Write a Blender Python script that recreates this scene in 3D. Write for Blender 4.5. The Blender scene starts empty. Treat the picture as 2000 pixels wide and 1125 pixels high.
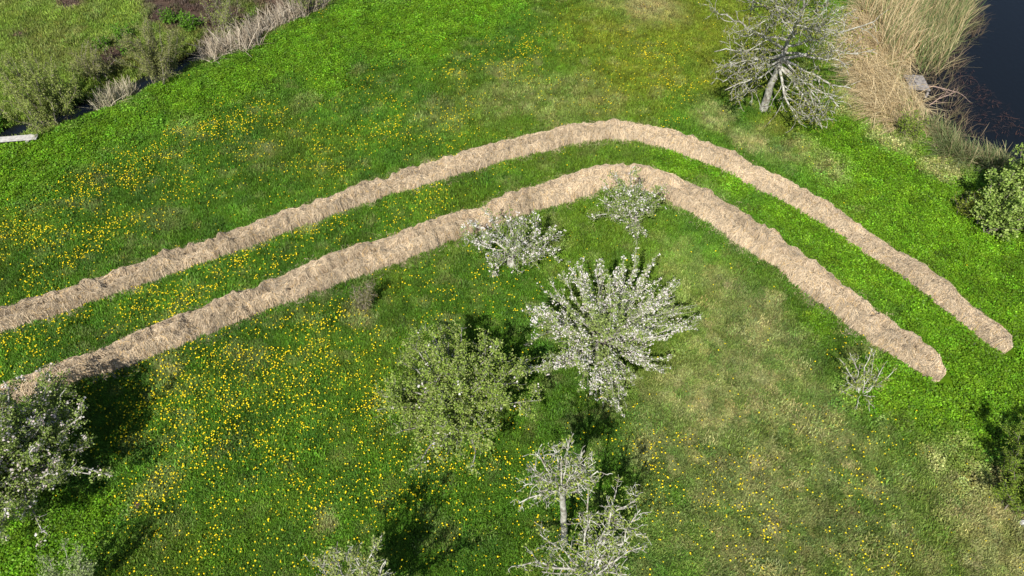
import bpy, math
import numpy as np

# ------------------------------------------------------------------ camera, sky, sun, exposure
scene = bpy.context.scene
CAM_H, PITCH, LENS = 17.0, math.radians(52), 24.32
cam_data = bpy.data.cameras.new('camera'); cam = bpy.data.objects.new('camera', cam_data)
scene.collection.objects.link(cam); scene.camera = cam
cam.location = (0, 0, CAM_H); cam.rotation_euler = (math.pi/2 - PITCH, 0, 0)
cam_data.lens = LENS; cam_data.sensor_width = 36; cam_data.clip_end = 2000
SUN_AZ, SUN_EL = math.radians(20), math.radians(48)      # shadows run towards (sin az, cos az)
world = bpy.data.worlds.new('World'); scene.world = world; world.use_nodes = True
wn = world.node_tree.nodes; wl = world.node_tree.links
sky = wn.new('ShaderNodeTexSky'); sky.sky_type = 'NISHITA'; sky.sun_disc = False
sky.sun_elevation = SUN_EL; sky.sun_rotation = math.pi + SUN_AZ
wl.new(sky.outputs[0], wn['Background'].inputs[0]); wn['Background'].inputs[1].default_value = 0.07
sun_d = bpy.data.lights.new('sun', 'SUN'); sun_d.energy = 4.6; sun_d.angle = math.radians(0.55); sun_d.color = (1, .95, .86)
sun = bpy.data.objects.new('sun', sun_d); scene.collection.objects.link(sun)
sun.rotation_euler = (math.pi/2 - SUN_EL, 0, -SUN_AZ); sun.location = (-8, -20, 30)
scene.view_settings.view_transform = 'Standard'; scene.view_settings.look = 'None'
scene.view_settings.exposure = 0.45; scene.view_settings.gamma = 1
scene.cycles.max_bounces = 4; scene.cycles.diffuse_bounces = 2; scene.cycles.transmission_bounces = 2; scene.cycles.glossy_bounces = 2
scene.render.resolution_x = 1024; scene.render.resolution_y = 576

# ------------------------------------------------------------------ helpers
C = scene.collection
F = 2000 * LENS / 36
SP, CP = math.sin(PITCH), math.cos(PITCH)
def at(u, v, z=0.0):
    """the place in metres, at height z, that the photograph shows at (u, v)"""
    x = (u - 1000) / F; y = (v - 562.5) / F
    t = (CAM_H - z) / (SP + y * CP)
    return np.array([x * t, t * (CP - y * SP), z])
def to_px(P):
    P = np.asarray(P, float); d = P - np.array([0, 0, CAM_H])
    dep = d[..., 1]*CP - d[..., 2]*SP; dn = -d[..., 1]*SP - d[..., 2]*CP
    return 1000 + F*d[..., 0]/dep, 562.5 + F*dn/dep
def norm(a):
    a = np.asarray(a, float); return a / (np.linalg.norm(a, axis=-1, keepdims=True) + 1e-9)
def _hash(ix, iy, s):
    h = (ix.astype(np.int64)*374761393 + iy.astype(np.int64)*668265263 + s*974711 + 12345) & 0xffffffff
    h = ((h ^ (h >> 13)) * 1274126177) & 0xffffffff
    return ((h ^ (h >> 16)) & 0xffff) / 65535.0
def vnoise(x, y, s=0):
    x = np.asarray(x, float); y = np.asarray(y, float)
    ix = np.floor(x); iy = np.floor(y); fx = x-ix; fy = y-iy
    fx = fx*fx*(3-2*fx); fy = fy*fy*(3-2*fy)
    a = _hash(ix, iy, s); b = _hash(ix+1, iy, s); c = _hash(ix, iy+1, s); d = _hash(ix+1, iy+1, s)
    return (a*(1-fx)+b*fx)*(1-fy) + (c*(1-fx)+d*fx)*fy
def fbm(x, y, s=0, o=4):
    r = 0; a = .5; t = 0
    for i in range(o):
        r = r + a*vnoise(x*2**i + 17.3*i, y*2**i - 9.1*i, s+i*7); t += a; a *= .55
    return r/t
def sstep(a, b, x):
    t = np.clip((x-a)/(b-a), 0, 1); return t*t*(3-2*t)
def seg_dist(X, Y, pts):
    best = np.full(np.shape(X), 1e9)
    for (x0, y0), (x1, y1) in zip(pts[:-1], pts[1:]):
        dx, dy = x1-x0, y1-y0
        t = np.clip(((X-x0)*dx + (Y-y0)*dy)/(dx*dx+dy*dy+1e-9), 0, 1)
        best = np.minimum(best, np.hypot(X-x0-t*dx, Y-y0-t*dy))
    return best
def inside(X, Y, poly):
    r = np.zeros(np.shape(X), bool); n = len(poly)
    for i in range(n):
        x0, y0 = poly[i]; x1, y1 = poly[(i+1) % n]
        c = ((y0 > Y) != (y1 > Y)) & (X < (x1-x0)*(Y-y0)/(y1-y0+1e-12)+x0)
        r ^= c
    return r

def mesh_obj(name, V, faces, mat, parent=None, tint=None, smooth=False):
    me = bpy.data.meshes.new(name)
    V = np.asarray(V, np.float32).reshape(-1, 3)
    fs = [np.asarray(f, np.int32) for f in (faces if isinstance(faces, list) else [faces]) if len(f)]
    me.vertices.add(len(V)); me.vertices.foreach_set('co', V.ravel())
    nl = sum(f.size for f in fs); npoly = sum(len(f) for f in fs)
    me.loops.add(nl); me.loops.foreach_set('vertex_index', np.concatenate([f.ravel() for f in fs]))
    tot = np.concatenate([np.full(len(f), f.shape[1], np.int32) for f in fs])
    st = np.concatenate([[0], np.cumsum(tot)[:-1]]).astype(np.int32)
    me.polygons.add(npoly); me.polygons.foreach_set('loop_start', st); me.polygons.foreach_set('loop_total', tot)
    if smooth: me.polygons.foreach_set('use_smooth', np.ones(npoly, bool))
    me.update(calc_edges=True)
    if tint is not None:
        t = np.asarray(tint, np.float32)
        if t.ndim == 1: t = np.repeat(t[:, None], 3, 1)
        a = me.attributes.new('tint', 'FLOAT_COLOR', 'POINT')
        a.data.foreach_set('color', np.c_[t, np.ones(len(t), np.float32)].astype(np.float32).ravel())
    if mat: me.materials.append(mat)
    o = bpy.data.objects.new(name, me); C.objects.link(o)
    if parent: o.parent = parent; o.location = (0, 0, 0)
    return o
def tag(o, label=None, cat=None, group=None, kind=None):
    if label: o['label'] = label
    if cat: o['category'] = cat
    if group: o['group'] = group
    if kind: o['kind'] = kind
    return o
def empty(name, loc):
    o = bpy.data.objects.new(name, None); C.objects.link(o); o.location = tuple(float(c) for c in loc)
    o.empty_display_size = .2
    return o

def material(name, col=(.5, .5, .5), rough=.8, spec=.2, attr=None, attr_type='GEOMETRY', transl=0, noise=None, col2=None, bump=None, mulcol=False):
    m = bpy.data.materials.new(name); m.use_nodes = True
    nt = m.node_tree; n = nt.nodes; l = nt.links
    b = n['Principled BSDF']; out = n['Material Output']
    b.inputs['Roughness'].default_value = rough
    b.inputs['Specular IOR Level'].default_value = spec
    src = None
    if noise:
        g = n.new('ShaderNodeNewGeometry')
        t = n.new('ShaderNodeTexNoise'); t.inputs['Scale'].default_value = noise; t.inputs['Detail'].default_value = 6
        t.inputs['Roughness'].default_value = .65
        l.new(g.outputs['Position'], t.inputs['Vector'])
        r = n.new('ShaderNodeValToRGB'); r.color_ramp.elements[0].position = .36; r.color_ramp.elements[1].position = .64
        r.color_ramp.elements[0].color = (*col, 1); r.color_ramp.elements[1].color = (*(col2 or col), 1)
        l.new(t.outputs['Fac'], r.inputs['Fac']); src = r.outputs['Color']
        if bump:
            bp = n.new('ShaderNodeBump'); bp.inputs['Strength'].default_value = bump; bp.inputs['Distance'].default_value = .03
            l.new(t.outputs['Fac'], bp.inputs['Height']); l.new(bp.outputs['Normal'], b.inputs['Normal'])
    if attr:
        names = attr if isinstance(attr, list) else [(attr, attr_type)]
        for an, ty in names:
            a = n.new('ShaderNodeAttribute'); a.attribute_name = an; a.attribute_type = ty
            if src is None: src = a.outputs['Color']
            else:
                mx = n.new('ShaderNodeMix'); mx.data_type = 'RGBA'; mx.blend_type = 'MULTIPLY'; mx.inputs['Factor'].default_value = 1
                l.new(src, mx.inputs['A']); l.new(a.outputs['Color'], mx.inputs['B']); src = mx.outputs['Result']
        if mulcol:
            mx = n.new('ShaderNodeMix'); mx.data_type = 'RGBA'; mx.blend_type = 'MULTIPLY'; mx.inputs['Factor'].default_value = 1
            l.new(src, mx.inputs['A']); mx.inputs['B'].default_value = (*col, 1); src = mx.outputs['Result']
    if src is None: b.inputs['Base Color'].default_value = (*col, 1)
    else: l.new(src, b.inputs['Base Color'])
    if transl:
        t = n.new('ShaderNodeBsdfTranslucent'); mxs = n.new('ShaderNodeMixShader'); mxs.inputs[0].default_value = transl
        if src is None: t.inputs['Color'].default_value = (*col, 1)
        else: l.new(src, t.inputs['Color'])
        l.new(b.outputs[0], mxs.inputs[1]); l.new(t.outputs[0], mxs.inputs[2]); l.new(mxs.outputs[0], out.inputs['Surface'])
    return m

M = {}
M['ground'] = material('meadow_soil', (.62, .62, .6), .95, .05, attr='tint', noise=9, col2=(1.15, 1.12, 1.05), bump=.5)
M['grass'] = material('grass_blade', rough=.55, spec=.25, attr=[('col', 'INSTANCER'), ('tint', 'GEOMETRY')], transl=.25)
M['leaf'] = material('leaf', rough=.6, spec=.12, attr='tint', transl=.25)
M['petal'] = material('petal', rough=.7, spec=.1, attr='tint', transl=.3)
M['bark'] = material('lichened_bark', (.17, .15, .12), .95, .05, attr='tint', noise=7, col2=(.52, .52, .46), bump=.6)
M['bark_dark'] = material('brown_bark', (.10, .08, .06), .95, .05, attr='tint', noise=9, col2=(.27, .24, .2), bump=.6)
M['straw'] = material('cut_hay', rough=.75, spec=.15, attr='tint')
M['haybed'] = material('hay_heap', (.27, .20, .135), .95, .05, noise=14, col2=(.52, .415, .30), bump=.9)
M['reed'] = material('reed_blade', rough=.7, spec=.15, attr='tint', transl=.15)
M['wood'] = material('weathered_board', (.17, .155, .145), .9, .1, noise=9, col2=(.38, .355, .335), bump=.3)
M['wood_pale'] = material('bleached_board', (.34, .325, .31), .9, .1, noise=8, col2=(.56, .54, .51), bump=.3)
M['yellow'] = material('dandelion_yellow', (.90, .70, .02), .7, .1)
M['stem'] = material('dandelion_stem', (.10, .2, .04), .7, .1)
M['stone'] = material('pale_stone', (.3, .3, .29), .9, .1, noise=12, col2=(.6, .59, .56), bump=.5)
M['soil'] = material('dark_soil', (.045, .03, .022), .95, .05, noise=18, col2=(.12, .085, .06), bump=.8)
wm = bpy.data.materials.new('dark_water'); wm.use_nodes = True
wb = wm.node_tree.nodes['Principled BSDF']
wb.inputs['Base Color'].default_value = (.006, .008, .011, 1); wb.inputs['Roughness'].default_value = .08
wb.inputs['IOR'].default_value = 1.33
_g = wm.node_tree.nodes.new('ShaderNodeNewGeometry'); _t = wm.node_tree.nodes.new('ShaderNodeTexNoise'); _t.inputs['Scale'].default_value = 5; _t.inputs['Detail'].default_value = 4
_b = wm.node_tree.nodes.new('ShaderNodeBump'); _b.inputs['Strength'].default_value = .35; _b.inputs['Distance'].default_value = .02
wm.node_tree.links.new(_g.outputs['Position'], _t.inputs['Vector']); wm.node_tree.links.new(_t.outputs['Fac'], _b.inputs['Height']); wm.node_tree.links.new(_b.outputs['Normal'], wb.inputs['Normal'])
M['water'] = wm

# ------------------------------------------------------------------ terrain
SHORE = [at(*p)[:2] for p in [(1800, -60), (1772, 60), (1768, 110), (1785, 170), (1830, 235), (1905, 290), (2000, 318), (2120, 335)]]
POND = [tuple(p) for p in SHORE] + [(60, 14), (90, 40), (60, 80), (24, 70)]
DITCH = [tuple(at(*p)[:2]) for p in [(-420, 330), (-120, 268), (30, 238), (140, 205), (235, 165), (350, 112), (450, 62), (600, -8), (800, -90)]]
FIELD_EDGE = [tuple(at(*p)[:2]) for p in [(-300, 330), (0, 268), (75, 262), (250, 178), (370, 138), (480, 90), (640, 8), (760, -50)]]
def height(X, Y):
    h = .16*(fbm(X*.22, Y*.22, 3, 3)-.5) + .07*(fbm(X*1.3, Y*1.3, 5, 3)-.5)
    dp = seg_dist(X, Y, POND + POND[:1]); ins = inside(X, Y, POND)
    h = h - 1.1*sstep(-1.4, 1.6, np.where(ins, dp, -dp))
    dd = seg_dist(X, Y, DITCH)
    return h - .75*np.exp(-(dd/.75)**2) - .1*np.exp(-(dd/2.2)**2)
_ec = {}
def ellipse(X, Y, u, v, r, soft=.6):
    if _ec.get('x') is not X: _ec['x'] = X; _ec['n'] = fbm(X*.8, Y*.8, 21, 3)-.5
    c = at(u, v); d = np.hypot(X-c[0], Y-c[1]) + _ec['n']*1.3*min(r, 2.0)
    return 1 - sstep(r*(1-soft), r*(1+soft*.5), d)
CLOVER = [(0, 350, 2.2), (110, 300, 2.0), (230, 245, 2.0), (350, 195, 2.0), (470, 150, 2.2), (600, 95, 2.6), (740, 50, 3.0), (900, 10, 3), (640, 160, 1.2), (850, 90, 1.6),
          (1740, 340, 3.4), (1640, 270, 1.8), (1880, 470, 2.4), (1790, 450, 2.6), (1900, 560, 2.6), (1980, 640, 2.5), (1560, 420, 1.6), (1640, 480, 1.6), (1740, 560, 1.7), (1830, 640, 1.7), (1900, 730, 2.2),
          (1440, 350, 1.2), (1330, 310, 1.0), (1960, 760, 2.2), (1860, 820, 1.6), (1790, 770, 1.3), (1700, 770, .9), (60, 1040, 1.8), (30, 1110, 1.6), (1590, 640, .7), (180, 1000, .8)]
DRY = [(1430, 630, 2.0, .75), (1480, 700, 2.2, .8), (1400, 780, 2.4, .75), (1330, 840, 1.6, .6), (1500, 850, 2.6, .65), (1600, 930, 2.4, .5), (1420, 560, 1.2, .5), (1350, 520, 1.0, .4),
       (1890, 960, 1.0, 1), (1930, 1040, 1.2, 1.1), (1960, 1110, 1.2, 1.2), (1850, 900, 1.0, .6), (1980, 1000, .8, 1), (1500, 1050, 2.6, .55), (1700, 1000, 2.6, .45), (1300, 1060, 1.5, .35),
       (1400, 225, 1.2, .7), (1470, 270, 1.0, .7), (1540, 300, 1.1, .6), (1620, 330, .9, .6), (990, 185, 1.8, .4), (1130, 190, 1.6, .35), (850, 230, 1.2, .35), (1080, 230, 1.0, .35),
       (725, 628, .35, 1.2), (705, 615, .4, .8), (640, 1020, .35, 1), (590, 205, .7, .4), (510, 330, .6, .6), (330, 440, .8, .5), (600, 430, .6, .6), (520, 300, .7, .4), (360, 250, .6, .3),
       (1650, 110, 1.3, 1.2), (1680, 200, 1.2, 1.2), (1740, 270, 1.0, .9), (1840, 330, .8, .9), (1620, 60, 1.2, .8), (1900, 400, .5, .6), (320, 940, .6, .5), (330, 720, .5, .5), (1510, 590, .4, 1), (1240, 610, .7, .3)]
OLIVE = [(1340, 60, 4.2), (1260, 150, 2.6), (1180, 70, 2.6), (1400, 140, 2.2), (1450, 40, 3), (1540, 240, 1.5)]
KHAKI = [(1250, 12, 1.7, 1.0), (1300, 30, 1.2, .5), (1200, -10, 1.2, .8)]
SOIL = [(385, 20, 1.5), (430, 48, 1.1), (350, -5, 1.6), (140, 0, .9), (455, 25, 1.0), (215, 118, .6), (230, 100, .5), (405, 70, .7), (530, -5, 1.4), (310, 30, .8), (40, 70, .45)]
def field(X, Y):
    """what grows where: colour of the sward, share of clover, of dry thatch, of bare soil"""
    far = inside(X, Y, [tuple(p) for p in FIELD_EDGE] + [(-10, 80), (-80, 80), (-80, 10)])
    clo = np.zeros_like(X); dry = np.zeros_like(X); oli = np.zeros_like(X); kha = np.zeros_like(X); soi = np.zeros_like(X)
    for z in CLOVER: clo = np.maximum(clo, ellipse(X, Y, *z))
    for u, v, r, w in DRY: dry = np.maximum(dry, w*ellipse(X, Y, u, v, r))
    for z in OLIVE: oli = np.maximum(oli, ellipse(X, Y, *z, .9))
    for u, v, r, w in KHAKI: kha = np.maximum(kha, w*ellipse(X, Y, u, v, r, .9))
    for z in SOIL: soi = np.maximum(soi, ellipse(X, Y, *z, .5))
    soi = soi*far
    clo = clo*(1-far)
    n1 = fbm(X*.55, Y*.55, 41, 4); n2 = fbm(X*1.7, Y*1.7, 43, 4); n3 = fbm(X*4.5, Y*4.5, 47, 3); n4 = fbm(X*.25, Y*.25, 57, 3)
    speck = sstep(.60, .72, fbm(X*1.9+5, Y*2.6, 51, 4))*.48*(1-clo)
    dry = np.clip(dry*(.42+1.0*sstep(.36, .7, fbm(X*7, Y*7, 49, 3)*.6+n3*.4)) + speck*.7, 0, 1)
    c = np.array([.066, .146, .0105])[None]*(.5+.98*n1[:, None])
    lush = sstep(.5, .68, n2)[:, None]; c = c*(1-lush*.65) + np.array([.042, .104, .0125])*lush*.65
    yel = sstep(.45, .7, n4)[:, None]; c = c*(1-yel*.4) + np.array([.108, .156, .013])*yel*.4
    c = c*(1-.8*oli[:, None]) + np.array([.135, .165, .014])*(.75+.5*n2[:, None])*.8*oli[:, None]
    cl = np.array([.092, .192, .0075])*(.6+.75*n2[:, None]); cl = cl*(1+.25*(n3[:, None]-.5))
    c = c*(1-clo[:, None]*.92) + cl*clo[:, None]*.92
    fc = np.array([.125, .185, .026])*(.6+.85*n2[:, None]); olf = sstep(.5, .65, n1)[:, None]
    fc = fc*(1-.5*olf) + np.array([.13, .135, .035])*.5*olf
    c = np.where(far[:, None], fc, c)
    th = np.array([.285, .262, .115])*(.7+.6*n3[:, None])
    c = c*(1-.8*dry[:, None]) + th*.8*dry[:, None]
    kc = np.array([.27, .235, .105])
    c = c*(1-kha[:, None]*.75) + kc*kha[:, None]*.75
    sc = np.array([.10, .07, .055])*(.6+.8*n3[:, None])
    sm = (soi*sstep(.3, .5, n2*.6+n3*.4+soi*.25-.1))[:, None]
    c = c*(1-sm) + sc*sm
    return c, clo, dry, sm[:, 0], far

def axis(a, b, s, ends):
    core = np.arange(a, b+s/2, s); g = np.cumsum(s*1.35**np.arange(1, 22))
    lo = a-g[g < 420]; hi = b+g[g < 420]
    return np.concatenate([lo[::-1], core, hi])
xs = axis(-26, 26, .13, 0); ys = axis(1, 35, .13, 0)
GX, GY = np.meshgrid(xs, ys); gx = GX.ravel(); gy = GY.ravel()
gz = height(gx, gy)
gc, *_ = field(gx, gy)
bankd = seg_dist(gx, gy, DITCH); mud = sstep(.9, .3, bankd)[:, None]
gc = gc*(1-mud) + np.array([.05, .04, .025])*mud
gc = gc*.85
nx, ny = len(xs), len(ys)
ii = (np.arange(ny-1)[:, None]*nx + np.arange(nx-1)[None]).ravel()
tag(mesh_obj('ground', np.c_[gx, gy, gz], np.c_[ii, ii+1, ii+nx+1, ii+nx], M['ground'], tint=gc, smooth=True), 'green spring meadow ground sloping to pond and ditch', 'ground', kind='structure')
pw = np.array([(x, y) for x, y in POND]); pw = pw + norm(pw - pw.mean(0))*1.4
tag(mesh_obj('pond_water', np.c_[pw, np.full(len(pw), -.42)], [np.arange(len(pw))[None]], M['water']), 'dark still pond water in the top right corner', 'water', kind='structure')
dl = np.array(DITCH); tg = norm(np.gradient(dl, axis=0)); nrm = np.c_[-tg[:, 1], tg[:, 0]]
dv = np.r_[np.c_[dl+nrm*.7, np.full(len(dl), -.43)], np.c_[dl-nrm*.7, np.full(len(dl), -.43)]]; k = np.arange(len(dl)-1)
tag(mesh_obj('ditch_water', dv, np.c_[k, k+len(dl), k+len(dl)+1, k+1], M['water']), 'dark water in the narrow ditch under the willows', 'water', kind='structure')

# ------------------------------------------------------------------ hay windrows
OUT_T = [(-220, 690), (-100, 646), (0, 611), (125, 570), (250, 524), (325, 500), (500, 440), (680, 372), (830, 322), (955, 288), (1055, 260), (1167, 242), (1230, 240), (1300, 255), (1440, 305), (1524, 350), (1590, 388), (1735, 480), (1844, 555), (1985, 668)]
OUT_B = [(-220, 738), (-100, 690), (0, 652), (125, 614), (250, 569), (330, 540), (500, 478), (680, 409), (855, 357), (980, 317), (1105, 285), (1180, 274), (1230, 276), (1300, 294), (1422, 340), (1475, 371), (1540, 404), (1660, 480), (1767, 552), (1955, 702)]
INN_T = [(-220, 850), (-100, 800), (0, 760), (125, 712), (237, 667), (350, 617), (500, 562), (600, 522), (712, 477), (790, 455), (967, 397), (1092, 350), (1171, 328), (1240, 327), (1305, 344), (1400, 385), (1535, 480), (1612, 536), (1687, 592), (1767, 656), (1852, 724)]
INN_B = [(-220, 900), (-100, 848), (0, 802), (130, 754), (250, 717), (360, 675), (500, 615), (620, 572), (740, 528), (880, 474), (1030, 422), (1111, 395), (1165, 373), (1230, 367), (1296, 385), (1400, 450), (1500, 517), (1607, 603), (1687, 661), (1767, 717), (1828, 752)]
def resample(P, n):
    d = np.r_[0, np.cumsum(np.linalg.norm(np.diff(P, axis=0), axis=1))]
    s = np.linspace(0, d[-1], n); return np.c_[[np.interp(s, d, P[:, i]) for i in range(P.shape[1])]].T
def smooth(P, k):
    for _ in range(k): P = np.r_[P[:1], (P[:-2]+2*P[1:-1]+P[2:])/4, P[-1:]]
    return P
class Windrow: pass
def windrow(top, bot, seed, label, Hm):
    A = np.array([at(u, v, .13)[:2] for u, v in top]); B = np.array([at(u, v, 0)[:2] for u, v in bot])
    A = smooth(resample(A, 400), 12); B = smooth(resample(B, 400), 12)
    cen = (A+B)/2; wid = np.linalg.norm(A-B, axis=1)
    tgv = norm(np.gradient(smooth(cen, 10), axis=0)); nr = np.c_[-tgv[:, 1], tgv[:, 0]]
    wid = np.abs(((A-B)*nr).sum(1)); wid = smooth(wid, 20)
    s = np.r_[0, np.cumsum(np.linalg.norm(np.diff(cen, axis=0), axis=1))]; L = s[-1]
    def pt(S, T, lift=0.):
        cx = np.interp(S, s, cen[:, 0]); cy = np.interp(S, s, cen[:, 1]); nxv = np.interp(S, s, nr[:, 0]); nyv = np.interp(S, s, nr[:, 1])
        w = np.interp(S, s, wid)*.54
        endcap = np.sqrt(np.clip((L-S)/.45, .0, 1)); w = w*(.25+.75*endcap)
        edge = 1 + .26*(fbm(S*1.9, np.sign(T)*3.3+seed, seed+1, 3)-.5) + .16*(vnoise(S*7, np.sign(T)*9.1, seed+2)-.5)
        off = T*w*edge + .10*(fbm(S*.8, S*0+.5, seed+5, 2)-.5)
        X = cx+nxv*off; Y = cy+nyv*off
        prof = np.clip(1-np.abs(T)**2.6, 0, 1)**.6
        t0 = .35*(fbm(S*.35, S*0, seed+6, 2)-.5)*2 - .05
        prof = prof*(1-.58*np.exp(-((T-t0)/.13)**2))
        lump = .3 + .75*fbm(S*.75, T*.6+40, seed+3, 2) + .6*fbm(S*2.6, T*1.6+13, seed+14, 3) + .35*(vnoise(S*5.3, T*2.6, seed+4)-.5)*2*vnoise(S*.9, T*0, seed+15)
        Z = height(X, Y) - .015 + Hm*prof*(lump*1.25-.12)*(.35+.65*endcap) + .16*(fbm(S*6.5, T*3.4+9, seed+8, 3)-.5)*prof + lift
        return np.stack([X, Y, Z], -1)
    ns = int(L/.05); nt = 31
    S, T = np.meshgrid(np.linspace(0, L, ns), np.linspace(-1, 1, nt), indexing='ij')
    V = pt(S.ravel(), T.ravel())
    i = (np.arange(ns-1)[:, None]*nt+np.arange(nt-1)[None]).ravel()
    root = empty('hay_windrow', (0, 0, 0)); tag(root, label, 'hay windrow', 'long rows of raked dry hay')
    mesh_obj('heap', V, np.c_[i, i+nt, i+nt+1, i+1], M['haybed'], root, smooth=True)
    rng = np.random.default_rng(seed)
    n = int(L*1500); s0 = rng.uniform(0, L, n); t0 = rng.uniform(-1.05, 1.05, n); stray = rng.random(n) < .12
    t0 = np.where(stray, np.sign(t0)*(1+np.abs(rng.normal(0, .26, n))), t0)
    ang = 2*math.pi*fbm(s0*1.6, t0*.9, seed+9, 2)*1.6 + rng.normal(0, .55, n)
    ln = rng.uniform(.07, .2, n); cur = rng.normal(0, 1.6, n); w = np.interp(s0, s, wid)*.54
    K = 4; pts = []; S1 = s0.copy(); T1 = t0.copy()
    for kx in range(K):
        a = ang + cur*(kx/(K-1)-.5)*1.2
        S1 = s0 + np.cos(a)*ln*(kx/(K-1)-.5)*2; T1 = t0 + np.sin(a)*ln*(kx/(K-1)-.5)*2/w
        p = pt(np.clip(S1, 0, L), np.clip(T1, -1.7, 1.7), 0)
        p[:, 2] += np.where(stray, .05, .006)+.035*rng.random(n)*(0.3+np.abs(kx-1.5)/1.5)
        pts.append(p)
    pts = np.stack(pts, 1)
    d = norm(pts[:, -1]-pts[:, 0]); sd = norm(np.cross(d, norm(rng.normal(0, .5, (n, 3))+[0, 0, 1])))*rng.uniform(.003, .0075, n)[:, None]
    VV = np.stack([pts-sd[:, None], pts+sd[:, None]], 2).reshape(-1, 3)
    base = (np.arange(n)*K*2)[:, None] + (np.arange(K-1)*2)[None]
    b = base.ravel(); Fq = np.c_[b, b+1, b+3, b+2]
    hue = np.array([.665, .52, .365])[None]*rng.uniform(.6, 1.12, (n, 1))
    gr = (rng.random(n) < .22)[:, None]; hue = np.where(gr, np.array([.40, .335, .265])*rng.uniform(.55, 1.05, (n, 1)), hue)
    gold = (rng.random(n) < .06)[:, None]; hue = np.where(gold, np.array([.62, .42, .2]), hue)
    blot = (.52+.95*fbm(s0*1.1, t0*1.6, seed+12, 4))[:, None]*np.array([.98, 1.0, .97])
    o = mesh_obj('straw', VV, Fq, M['straw'], root, tint=np.repeat(hue*blot, K*2, 0)); tag(o, kind='stuff')
    r = Windrow(); r.cen = [tuple(p) for p in cen[::6]]+[tuple(cen[-1])]; r.hw = float(np.mean(wid))*.5; r.root = root
    return r
W1 = windrow(OUT_T, OUT_B, 101, 'outer long windrow of tan hay bending below the bare grey tree', .36)
W2 = windrow(INN_T, INN_B, 202, 'inner long windrow of tan hay passing behind the blossoming apple trees', .42)

# ------------------------------------------------------------------ tubes, leaves
def tubes(polys, sides_of):
    Vs = []; Fs = []; Ts = []; off = 0
    for pts, rad, tn in polys:
        n = len(pts); sd = sides_of(rad[0]); tgt = norm(np.gradient(pts, axis=0))
        ref = np.array([0, 0, 1.]) if abs(tgt[0, 2]) < .8 else np.array([1., 0, 0])
        a = norm(np.cross(tgt, ref)); b = np.cross(tgt, a)
        th = np.arange(sd)/sd*2*math.pi
        ring = pts[:, None] + rad[:, None, None]*(np.cos(th)[None, :, None]*a[:, None] + np.sin(th)[None, :, None]*b[:, None])
        Vs.append(ring.reshape(-1, 3)); Ts.append(np.full(n*sd, tn))
        i = np.arange(n-1)[:, None]*sd; j = np.arange(sd)[None]; j2 = (j+1) % sd
        Fs.append(np.stack([i+j, i+j2, i+sd+j2, i+sd+j], -1).reshape(-1, 4)+off); off += n*sd
    return np.concatenate(Vs), np.concatenate(Fs), np.concatenate(Ts)
def sides(r): return 9 if r > .09 else 6 if r > .035 else 4 if r > .014 else 3
def leaf_quads(P, rng, size, aspect, cols, up=.7, jit=.25, out=None):
    n = len(P); nn = norm(rng.normal(0, 1, (n, 3)) + np.array([0, 0, up]))
    rr = rng.normal(0, 1, (n, 3)); rr = rr if out is None else rr*.6+out
    a = norm(np.cross(np.cross(nn, rr), nn)); b = np.cross(nn, a)
    s = (size*rng.uniform(.6, 1.25, n))[:, None]; w = s*aspect*.5; fold = nn*s*.12
    V = np.stack([P, P+a*s*.5+b*w+fold, P+a*s, P+a*s*.5-b*w+fold], 1).reshape(-1, 3)
    i = np.arange(n)*4
    F4 = np.r_[np.c_[i, i+1, i+2], np.c_[i, i+2, i+3]]
    ci = rng.integers(0, len(cols), n); c = np.array(cols)[ci]*rng.uniform(1-jit, 1+jit, (n, 1))
    return V, F4, np.repeat(c, 4, 0)
def curve_to(a, b, rng, arch=.15, wig=.05, n=None):
    L = np.linalg.norm(b-a); n = n or max(5, int(L/.22)); t = np.linspace(0, 1, n)[:, None]
    m = (a+b)/2 + np.array([0, 0, arch*L]) + rng.normal(0, .06*L, 3)
    P = (1-t)**2*a + 2*t*(1-t)*m + t*t*b
    w = rng.normal(0, 1, (n, 3)); w = (w + np.r_[w[1:], w[-1:]])*wig*.6; w[0] = 0
    return P + w*np.minimum(1, t*3)
def grow(p, d, L, r0, rng, wig, trop, n):
    pts = [p]; d = norm(d)
    for i in range(n):
        d = norm(d + rng.normal(0, wig, 3) + np.array([0, 0, trop])); pts.append(pts[-1]+d*L/n)
    return np.array(pts), np.linspace(r0, r0*.35, n+1)
def side_branches(parents, rng, rate, lo, hi, ang, trop, wig, f0=.2, rk=.55, rmax=.03, rmin=.004, taper=.55, n=5):
    res = []
    for pts, rad, tn in parents:
        seg = np.linalg.norm(np.diff(pts, axis=0), axis=1); cum = np.r_[0, np.cumsum(seg)]; L = cum[-1]
        k = rng.poisson(rate*L*(1-f0)) if rate*L > 1.5 else int(rng.random() < rate*L)
        for f in rng.uniform(f0, 1, k):
            i = min(np.searchsorted(cum, f*L)-1, len(seg)-1); i = max(i, 0)
            tt = (f*L-cum[i])/(seg[i]+1e-9); p = pts[i]*(1-tt)+pts[i+1]*tt; d = norm(pts[i+1]-pts[i]); r = rad[i]*(1-tt)+rad[i+1]*tt
            q = norm(np.cross(d, rng.normal(0, 1, 3))); an = ang*rng.uniform(.6, 1.35)
            cd = d*math.cos(an)+q*math.sin(an)
            ln = rng.uniform(lo, hi)*(1-taper*f)
            P, R = grow(p, cd, ln, max(rmin, min(r*rk, rmax)), rng, wig, trop, n)
            res.append((P, np.maximum(R, rmin*.7), tn*rng.uniform(.85, 1.15)))
    return res
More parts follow.
